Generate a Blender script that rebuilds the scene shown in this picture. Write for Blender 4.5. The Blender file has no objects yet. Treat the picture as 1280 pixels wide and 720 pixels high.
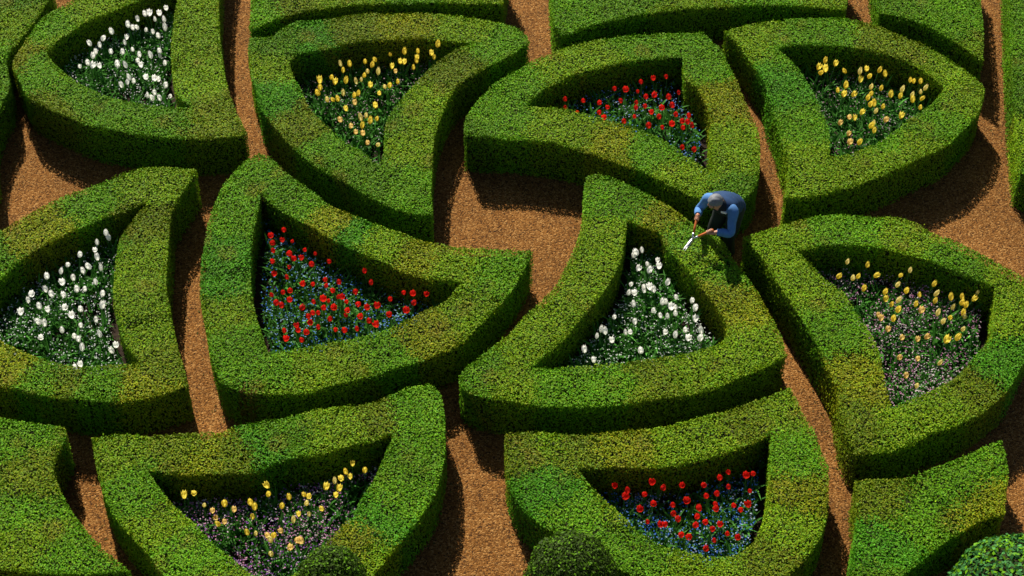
import bpy, bmesh, math, random
import numpy as np
from mathutils import Vector, Matrix
from mathutils.geometry import tessellate_polygon

rng = np.random.default_rng(7)
random.seed(7)
S = bpy.context.scene
COL = S.collection

# ------------------------------------------------------------------ camera
D, PITCH, FPX = 27.0, math.radians(47.0), 2570.0
CAMP = np.array([0.0, -D * math.cos(PITCH), D * math.sin(PITCH)])
FWD = np.array([0.0, math.cos(PITCH), -math.sin(PITCH)])
UPV = np.array([0.0, math.sin(PITCH), math.cos(PITCH)])
cd = bpy.data.cameras.new('camera')
cam = bpy.data.objects.new('camera', cd)
COL.objects.link(cam)
cam.location = CAMP
cam.rotation_euler = (math.pi / 2 - PITCH, 0, 0)
cd.sensor_width = 36.0
cd.lens = 36.0 * FPX / 1280.0
cd.clip_end = 3000
S.camera = cam


def at(u, v, z):
    """ground-plan point, z metres up, that is seen at u, v of the 1280 x 720 photograph"""
    d = FWD + (u - 640) / FPX * np.array([1.0, 0, 0]) - (v - 360) / FPX * UPV
    t = (z - CAMP[2]) / d[2]
    return CAMP + t * d


# ------------------------------------------------------------------ world and sun
SUN_EL = math.radians(42.0)
AZ = math.radians(18.0)           # how far the sun stands to the left of straight behind the garden
sun_dir = np.array([-math.sin(AZ) * math.cos(SUN_EL), math.cos(AZ) * math.cos(SUN_EL), math.sin(SUN_EL)])
w = bpy.data.worlds.new('World')
S.world = w
w.use_nodes = True
nt = w.node_tree
bg = nt.nodes['Background']
sky = nt.nodes.new('ShaderNodeTexSky')
sky.sky_type = 'NISHITA'
sky.sun_disc = False
sky.sun_elevation = SUN_EL
sky.sun_rotation = math.atan2(sun_dir[0], sun_dir[1])
nt.links.new(sky.outputs[0], bg.inputs[0])
bg.inputs[1].default_value = 0.05
sl = bpy.data.lights.new('sun', 'SUN')
sl.energy = 5.0
sl.angle = math.radians(0.5)
sl.color = (1.0, 0.94, 0.82)
so = bpy.data.objects.new('sun', sl)
COL.objects.link(so)
so.rotation_euler = Vector(sun_dir).to_track_quat('Z', 'Y').to_euler()
so.location = (-6, 20, 20)
S.view_settings.view_transform = 'Standard'
S.view_settings.look = 'None'
S.view_settings.exposure = 0.58
S.view_settings.gamma = 1.0
S.render.engine = 'CYCLES'
S.cycles.max_bounces = 8
S.cycles.diffuse_bounces = 5
S.cycles.transmission_bounces = 6
S.cycles.transparent_max_bounces = 4


# ------------------------------------------------------------------ helpers
def tag(o, label=None, cat=None, group=None, kind=None):
    for k, v in (('label', label), ('category', cat), ('group', group), ('kind', kind)):
        if v:
            o[k] = v
    return o


def link(name, me, parent=None):
    o = bpy.data.objects.new(name, me)
    COL.objects.link(o)
    if parent is not None:
        o.parent = parent
    return o


def empty(name, loc=(0, 0, 0)):
    o = bpy.data.objects.new(name, None)
    COL.objects.link(o)
    o.location = loc
    o.empty_display_size = 0.1
    return o


def mesh_np(name, verts, faces4=None, faces3=None, mats=(), mat4=None, mat3=None, col4=None, col3=None, smooth=False):
    """one mesh out of numpy arrays; faces are quads and / or triangles, with a colour per face"""
    f4 = np.zeros((0, 4), np.int32) if faces4 is None else np.asarray(faces4, np.int32)
    f3 = np.zeros((0, 3), np.int32) if faces3 is None else np.asarray(faces3, np.int32)
    me = bpy.data.meshes.new(name)
    n4, n3 = len(f4), len(f3)
    me.vertices.add(len(verts))
    me.vertices.foreach_set('co', np.asarray(verts, np.float32).ravel())
    me.loops.add(n4 * 4 + n3 * 3)
    me.loops.foreach_set('vertex_index', np.concatenate([f4.ravel(), f3.ravel()]).astype(np.int32))
    me.polygons.add(n4 + n3)
    st = np.concatenate([np.arange(n4) * 4, n4 * 4 + np.arange(n3) * 3]).astype(np.int32)
    me.polygons.foreach_set('loop_start', st)
    for m in mats:
        me.materials.append(m)
    mi = np.concatenate([np.zeros(n4, np.int32) if mat4 is None else mat4, np.zeros(n3, np.int32) if mat3 is None else mat3])
    me.polygons.foreach_set('material_index', mi.astype(np.int32))
    if smooth:
        me.polygons.foreach_set('use_smooth', np.ones(n4 + n3, bool))
    if col4 is not None or col3 is not None:
        c4 = np.zeros((n4, 3)) if col4 is None else col4
        c3 = np.zeros((n3, 3)) if col3 is None else col3
        c = np.concatenate([c4, c3])
        a = me.attributes.new('tint', 'FLOAT_COLOR', 'FACE')
        a.data.foreach_set('color', np.concatenate([c, np.ones((len(c), 1))], 1).astype(np.float32).ravel())
    me.update()
    me.validate()
    return me


def material(name, color=(0.5, 0.5, 0.5), rough=0.6, spec=0.3, attr=None, transl=0.0, bump=None, vary=None, metal=0.0):
    """principled surface with an uneven colour; attr reads a colour stored per leaf; transl lets light through thin leaves and petals"""
    m = bpy.data.materials.new(name)
    m.use_nodes = True
    n, l = m.node_tree.nodes, m.node_tree.links
    b = n['Principled BSDF']
    b.inputs['Roughness'].default_value = rough
    b.inputs['Specular IOR Level'].default_value = spec
    b.inputs['Metallic'].default_value = metal
    out = n['Material Output']
    src = None
    if attr:
        a = n.new('ShaderNodeAttribute')
        a.attribute_name = attr
        src = a.outputs['Color']
    else:
        tc = n.new('ShaderNodeTexCoord')
        nz = n.new('ShaderNodeTexNoise')
        nz.inputs['Scale'].default_value = 18.0 if vary is None else vary[1]
        nz.inputs['Detail'].default_value = 4.0
        l.new(tc.outputs['Object'], nz.inputs['Vector'])
        oi = n.new('ShaderNodeObjectInfo')
        ad = n.new('ShaderNodeMath')
        ad.operation = 'ADD'
        l.new(nz.outputs['Fac'], ad.inputs[0])
        ml = n.new('ShaderNodeMath')
        ml.operation = 'MULTIPLY_ADD'
        ml.inputs[1].default_value = 0.5
        ml.inputs[2].default_value = -0.25
        l.new(oi.outputs['Random'], ml.inputs[0])
        l.new(ml.outputs[0], ad.inputs[1])
        mx = n.new('ShaderNodeMix')
        mx.data_type = 'RGBA'
        amt = 0.25 if vary is None else vary[0]
        c = np.array(color)
        mx.inputs['A'].default_value = (*np.clip(c * (1 - amt), 0, 1), 1)
        mx.inputs['B'].default_value = (*np.clip(c * (1 + amt), 0, 1), 1)
        l.new(ad.outputs[0], mx.inputs['Factor'])
        src = mx.outputs['Result']
    l.new(src, b.inputs['Base Color'])
    if transl:
        t = n.new('ShaderNodeBsdfTranslucent')
        l.new(src, t.inputs['Color'])
        ms = n.new('ShaderNodeMixShader')
        ms.inputs[0].default_value = transl
        l.new(b.outputs[0], ms.inputs[1])
        l.new(t.outputs[0], ms.inputs[2])
        l.new(ms.outputs[0], out.inputs['Surface'])
    return m


M_LEAF = material('box_leaf', attr='tint', rough=0.6, spec=0.10, transl=0.17)
M_TWIG = material('box_twigs', (0.022, 0.026, 0.010), rough=0.95, spec=0.05, vary=(0.5, 30))
M_COVER = material('bed_plants', attr='tint', rough=0.55, spec=0.1, transl=0.38)
M_STEM = material('tulip_stem', (0.06, 0.17, 0.04), rough=0.5)
M_BLADE = material('tulip_leaf', (0.065, 0.215, 0.030), rough=0.5, spec=0.15, transl=0.35, vary=(0.35, 9))
M_WHITE = material('white_petal', (0.90, 0.89, 0.83), rough=0.5, transl=0.58, vary=(0.06, 9))
M_YELLOW = material('yellow_petal', (0.92, 0.74, 0.11), rough=0.5, transl=0.55, vary=(0.14, 12))
M_PALEY = material('pale_yellow_petal', (0.92, 0.80, 0.34), rough=0.5, transl=0.55, vary=(0.12, 12))
M_PEACH = material('peach_petal', (0.92, 0.64, 0.22), rough=0.5, transl=0.5, vary=(0.2, 12))
M_RED = material('red_petal', (0.78, 0.022, 0.012), rough=0.45, transl=0.40, vary=(0.3, 10))


# ------------------------------------------------------------------ ground: raked gravel
def gravel_material():
    m = bpy.data.materials.new('gravel')
    m.use_nodes = True
    n, l = m.node_tree.nodes, m.node_tree.links
    b = n['Principled BSDF']
    b.inputs['Roughness'].default_value = 0.92
    b.inputs['Specular IOR Level'].default_value = 0.12
    tc = n.new('ShaderNodeTexCoord')
    vor = n.new('ShaderNodeTexVoronoi')
    vor.inputs['Scale'].default_value = 58.0
    l.new(tc.outputs['Object'], vor.inputs['Vector'])
    ramp = n.new('ShaderNodeValToRGB')
    e = ramp.color_ramp.elements
    e[0].position, e[0].color = 0.0, (0.045, 0.020, 0.008, 1)
    e[1].position, e[1].color = 1.0, (0.40, 0.210, 0.066, 1)
    for p, c in ((0.3, (0.175, 0.070, 0.014, 1)), (0.7, (0.24, 0.101, 0.022, 1))):
        x = e.new(p)
        x.color = c
    sep = n.new('ShaderNodeSeparateColor')
    l.new(vor.outputs['Color'], sep.inputs[0])
    l.new(sep.outputs[0], ramp.inputs[0])
    nz = n.new('ShaderNodeTexNoise')
    nz.inputs['Scale'].default_value = 1.1
    nz.inputs['Detail'].default_value = 9
    nz.inputs['Roughness'].default_value = 0.62
    l.new(tc.outputs['Object'], nz.inputs['Vector'])
    mr = n.new('ShaderNodeMapRange')
    mr.inputs['From Min'].default_value, mr.inputs['From Max'].default_value = 0.3, 0.7
    mr.inputs['To Min'].default_value, mr.inputs['To Max'].default_value = 0.66, 1.16
    l.new(nz.outputs['Fac'], mr.inputs[0])
    mul = n.new('ShaderNodeMix')
    mul.data_type = 'RGBA'
    mul.blend_type = 'MULTIPLY'
    mul.inputs['Factor'].default_value = 1
    l.new(ramp.outputs[0], mul.inputs['A'])
    l.new(mr.outputs[0], mul.inputs['B'])
    l.new(mul.outputs['Result'], b.inputs['Base Color'])
    # stones and the fine furrows a rake leaves
    wv = n.new('ShaderNodeTexWave')
    wv.bands_direction = 'Y'
    wv.inputs['Scale'].default_value = 9.0
    wv.inputs['Distortion'].default_value = 11.0
    wv.inputs['Detail'].default_value = 2
    l.new(tc.outputs['Object'], wv.inputs['Vector'])
    b1 = n.new('ShaderNodeBump')
    b1.inputs['Strength'].default_value = 0.16
    b1.inputs['Distance'].default_value = 0.02
    l.new(wv.outputs['Fac'], b1.inputs['Height'])
    b2 = n.new('ShaderNodeBump')
    b2.inputs['Strength'].default_value = 0.9
    b2.inputs['Distance'].default_value = 0.012
    b2.invert = True
    l.new(vor.outputs['Distance'], b2.inputs['Height'])
    l.new(b1.outputs[0], b2.inputs['Normal'])
    l.new(b2.outputs[0], b.inputs['Normal'])
    return m


g = mesh_np('gravel_path', [(-600, -600, 0), (600, -600, 0), (600, 600, 0), (-600, 600, 0)], [(0, 1, 2, 3)], mats=[gravel_material()])
tag(link('gravel_path', g), kind='structure')


def soil_material():
    m = material('soil', (0.030, 0.020, 0.014), rough=0.95, spec=0.1, vary=(0.6, 14))
    n, l = m.node_tree.nodes, m.node_tree.links
    nz = n.new('ShaderNodeTexNoise')
    nz.inputs['Scale'].default_value = 25
    nz.inputs['Detail'].default_value = 6
    bp = n.new('ShaderNodeBump')
    bp.inputs['Distance'].default_value = 0.05
    l.new(nz.outputs['Fac'], bp.inputs['Height'])
    l.new(bp.outputs[0], n['Principled BSDF'].inputs['Normal'])
    return m


M_SOIL = soil_material()

# ------------------------------------------------------------------ hedges
HH = 0.70
PAL = {
    'g': (0.105, 0.261, 0.0043),   # fresh green
    'y': (0.159, 0.277, 0.0043),   # yellow green
    'o': (0.201, 0.239, 0.0047),   # old gold
    'e': (0.068, 0.246, 0.0062),   # emerald
    'd': (0.089, 0.212, 0.0043),   # deep green
    'b': (0.133, 0.192, 0.0042),   # olive
    'n': (0.106, 0.068, 0.0108),   # dead brown
    't': (0.048, 0.177, 0.0384),   # blue green
    'k': (0.034, 0.065, 0.0054),   # yew green, darkened to carry the shade on the front domes
}


def P(s):
    return [tuple(float(x) for x in q.split(',')) for q in s.split()]


def smooth_loop(pts, step=0.06, corner=48):
    """closed outline through the given plan points, rounded between corners, evenly spaced"""
    p = np.array([q[:2] for q in pts])
    keep = [i for i in range(len(p)) if np.linalg.norm(p[i] - p[i - 1]) > 0.02]
    p = p[keep]
    n = len(p)
    ang = []
    for i in range(n):
        a, b = p[i] - p[i - 1], p[(i + 1) % n] - p[i]
        c = np.dot(a, b) / (np.linalg.norm(a) * np.linalg.norm(b))
        ang.append(math.degrees(math.acos(max(-1, min(1, c)))) > corner)
    out = []
    for i in range(n):
        p1, p2 = p[i], p[(i + 1) % n]
        p0, p3 = p[i - 1], p[(i + 2) % n]
        if ang[i]:
            p0 = 2 * p1 - p2
        if ang[(i + 1) % n]:
            p3 = 2 * p2 - p1
        k = max(1, int(np.linalg.norm(p2 - p1) / step))
        for t in np.arange(k) / k:
            m1, m2 = (p2 - p0) / 2, (p3 - p1) / 2
            L = np.linalg.norm(p2 - p1)
            for m in (m1, m2):
                q = np.linalg.norm(m)
                if q > L:
                    m *= L / q
            out.append((2 * t**3 - 3 * t**2 + 1) * p1 + (t**3 - 2 * t**2 + t) * m1 + (-2 * t**3 + 3 * t**2) * p2 + (t**3 - t**2) * m2)
    out = np.array(out)
    area = 0.5 * np.sum(out[:, 0] * np.roll(out[:, 1], -1) - np.roll(out[:, 0], -1) * out[:, 1])
    return out if area > 0 else out[::-1].copy()


def outward(p):
    """unit normals of a counter-clockwise loop's edges"""
    e = np.roll(p, -1, 0) - p
    L = np.linalg.norm(e, axis=1, keepdims=True) + 1e-9
    return np.stack([e[:, 1], -e[:, 0]], 1) / L, L[:, 0]


def inset(p, d):
    nrm, _ = outward(p)
    v = nrm + np.roll(nrm, 1, 0)
    v /= np.linalg.norm(v, axis=1, keepdims=True) + 1e-6
    return p - v * d


def inside(p, poly):
    x, y = p[:, 0][:, None], p[:, 1][:, None]
    a, b = poly, np.roll(poly, -1, 0)
    c = (a[None, :, 1] > y) != (b[None, :, 1] > y)
    with np.errstate(divide='ignore', invalid='ignore'):
        xi = (b[:, 0] - a[:, 0])[None] * (y - a[None, :, 1]) / (b[:, 1] - a[:, 1])[None] + a[None, :, 0]
    return (np.sum(c & (x < xi), 1) % 2) == 1


def inside_many(p, poly, chunk=4000):
    return np.concatenate([inside(p[i:i + chunk], poly) for i in range(0, len(p), chunk)]) if len(p) else np.zeros(0, bool)


def lumps(x, y, k=1.0, ph=0.0):
    return (np.sin(x * 7.1 * k + 1.3 * np.sin(y * 5.3 * k) + ph) + np.sin(y * 8.3 * k + 1.7 * np.sin(x * 4.1 * k + ph)) + np.sin((x + y) * 13.7 * k) * 0.6
            + np.sin((x - 0.7 * y) * 19.1 * k + ph) * 0.5) / 3.1


def leaf_quads(pos, nrm, size, spread):
    """one small pointed leaf per point, turned anyhow about a normal that strays by spread"""
    n = len(pos)
    d = nrm + rng.normal(0, spread, (n, 3))
    d /= np.linalg.norm(d, axis=1, keepdims=True)
    r = rng.normal(0, 1, (n, 3))
    a = np.cross(d, r)
    a /= np.linalg.norm(a, axis=1, keepdims=True) + 1e-9
    b = np.cross(d, a)
    L = size * rng.uniform(0.7, 1.35, (n, 1))
    a, b = a * L * 0.5, b * L * 0.30
    v = np.stack([pos - a, pos + b - 0.1 * a, pos + a, pos - b - 0.1 * a], 1).reshape(-1, 3)
    f = np.arange(n * 4).reshape(-1, 4)
    return v, f


def hedge(outer, inner, seeds, label, leaf=0.028, dens=6000, h=HH, mix='ggyyd', name='box_hedge', group='clipped box hedges of the parterre'):
    ow = smooth_loop([at(u, v, h) for u, v in outer])
    iw = smooth_loop([at(u, v, h) for u, v in inner], corner=60) if inner else None
    # twiggy core
    loops = [inset(ow, 0.05)] + ([inset(iw, -0.05)] if inner else [])
    vs, f4, base = [], [], 0
    for k, lp in enumerate(loops):
        m = len(lp)
        vs += [(x, y, 0.0) for x, y in lp] + [(x, y, h - 0.085) for x, y in lp]
        i = np.arange(m)
        j = (i + 1) % m
        q = np.stack([base + i, base + j, base + m + j, base + m + i], 1)
        f4.append(q if k == 0 else q[:, ::-1])
        base += 2 * m
    tess = tessellate_polygon([[Vector((x, y, 0)) for x, y in lp] for lp in loops])
    m0 = len(loops[0])
    idx = lambda i: m0 + i if i < m0 else 2 * m0 + len(loops[1]) + (i - m0)
    f3 = [[idx(i) for i in t] for t in tess]
    cv, c4 = np.array(vs), np.concatenate(f4)
    # leaves on top
    lo, hi = ow.min(0), ow.max(0)
    n = int(np.prod(hi - lo) * dens)
    p = rng.uniform(lo, hi, (n, 2))
    ok = inside_many(p, ow)
    if inner:
        ok &= ~inside_many(p, iw)
    p = p[ok]
    bumpz = 0.014 * lumps(p[:, 0], p[:, 1], 1.0, ow[0, 0])
    z = h - rng.uniform(0, 1, len(p))**1.8 * 0.048 + bumpz
    pos = [np.column_stack([p, z])]
    nr = [np.tile([0.0, 0.0, 1.0], (len(p), 1))]
    # leaves on the sides
    for lp, s in [(ow, 1.0)] + ([(iw, -1.0)] if inner else []):
        en, el = outward(lp)
        m = int(el.sum() * h * dens * 0.62)
        e = rng.choice(len(lp), m, p=el / el.sum())
        t = rng.uniform(0, 1, (m, 1))
        q = lp[e] * (1 - t) + np.roll(lp, -1, 0)[e] * t
        zz = rng.uniform(0.0, 1, m)**0.92 * (h + 0.01)
        along = np.cumsum(el)[e]
        d = (rng.uniform(-0.05, 0.006, m) + 0.010 * lumps(along, zz * 1.6, 1.0, s))[:, None] * s
        q = q + en[e] * d
        pos.append(np.column_stack([q, zz]))
        nr.append(np.column_stack([en[e] * s, np.full(m, 0.35)]))
    # stray shoots along the rim
    en, el = outward(ow)
    m = int(el.sum() * 14)
    e = rng.integers(0, len(ow), m)
    q = ow[e] - en[e] * rng.uniform(-0.02, 0.5, (m, 1))**2
    pos.append(np.column_stack([q, h + rng.uniform(0.0, 0.035, m)]))
    nr.append(rng.normal(0, 1, (m, 3)))
    pos, nr = np.concatenate(pos), np.concatenate(nr)
    # every plant in the row has its own green: nearest plant decides
    sp = [(*at(u, v, h)[:2], c) for u, v, c in seeds]
    tries = 0
    while tries < 500:
        tries += 1
        c = rng.uniform(lo, hi)
        if all(math.hypot(c[0] - a[0], c[1] - a[1]) > 0.62 for a in sp):
            if inside(c[None], ow)[0]:
                sp.append((c[0], c[1], mix[rng.integers(len(mix))]))
    sxy = np.array([[a[0], a[1]] for a in sp])
    sc = np.array([PAL[a[2]] for a in sp])
    sc = sc * 0.9 + np.array([0.120, 0.250, 0.0054]) * 0.10
    sc = sc * rng.uniform(0.88, 1.10, (len(sc), 1))
    pj = pos[:, :2] + 0.07 * np.column_stack([lumps(pos[:, 0], pos[:, 1], 1.4, 2), lumps(pos[:, 1], pos[:, 0], 1.4, 5)]) + rng.normal(0, 0.065, (len(pos), 2))
    near = np.concatenate([np.argmin(((pj[i:i + 4000, None] - sxy[None])**2).sum(2), 1) for i in range(0, len(pj), 4000)])
    rise = rng.uniform(-0.035, 0.018, len(sp))
    topmost = pos[:, 2] > h - 0.12
    pos[:, 2] += np.where(topmost, rise[near], 0)
    lv, lf = leaf_quads(pos, nr, leaf, 0.36)
    col = sc[near] * rng.lognormal(0, 0.20, (len(pos), 1)) * (1 + 0.12 * lumps(pos[:, 0], pos[:, 1], 0.5, 3) + 0.10 * lumps(pos[:, 1] + pos[:, 2], pos[:, 0] - pos[:, 2], 1.7, 1))[:, None]
    # tired, half bare spots where the shears have cut into old wood
    tired = np.clip((lumps(pos[:, 0] + 0.4 * pos[:, 2], pos[:, 1], 0.62, 8.0 + ow[0, 1]) - 0.52) * 4, 0, 1) * rng.uniform(0.1, 0.75, len(pos))
    col = col * (1 - tired[:, None]) + np.array([0.185, 0.175, 0.014]) * rng.lognormal(0, 0.3, (len(pos), 1)) * tired[:, None]
    col[:, 0] *= rng.uniform(0.75, 1.3, len(pos))
    nb = len(cv)
    me = mesh_np(name, np.concatenate([cv, lv]), np.concatenate([c4, lf + nb]), f3, mats=[M_LEAF, M_TWIG],
                 mat4=np.concatenate([np.ones(len(c4), int), np.zeros(len(lf), int)]), mat3=np.ones(len(f3), int),
                 col4=np.concatenate([np.zeros((len(c4), 3)), np.clip(col, 0, 0.6)]), col3=np.zeros((len(f3), 3)))
    o = link(name, me)
    tag(o, label, 'hedge', group)
    return ow, iw


OUTS, OUTS_BY = [], {}
B = {}      # bed key -> plan outline of the opening inside its hedge

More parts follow.
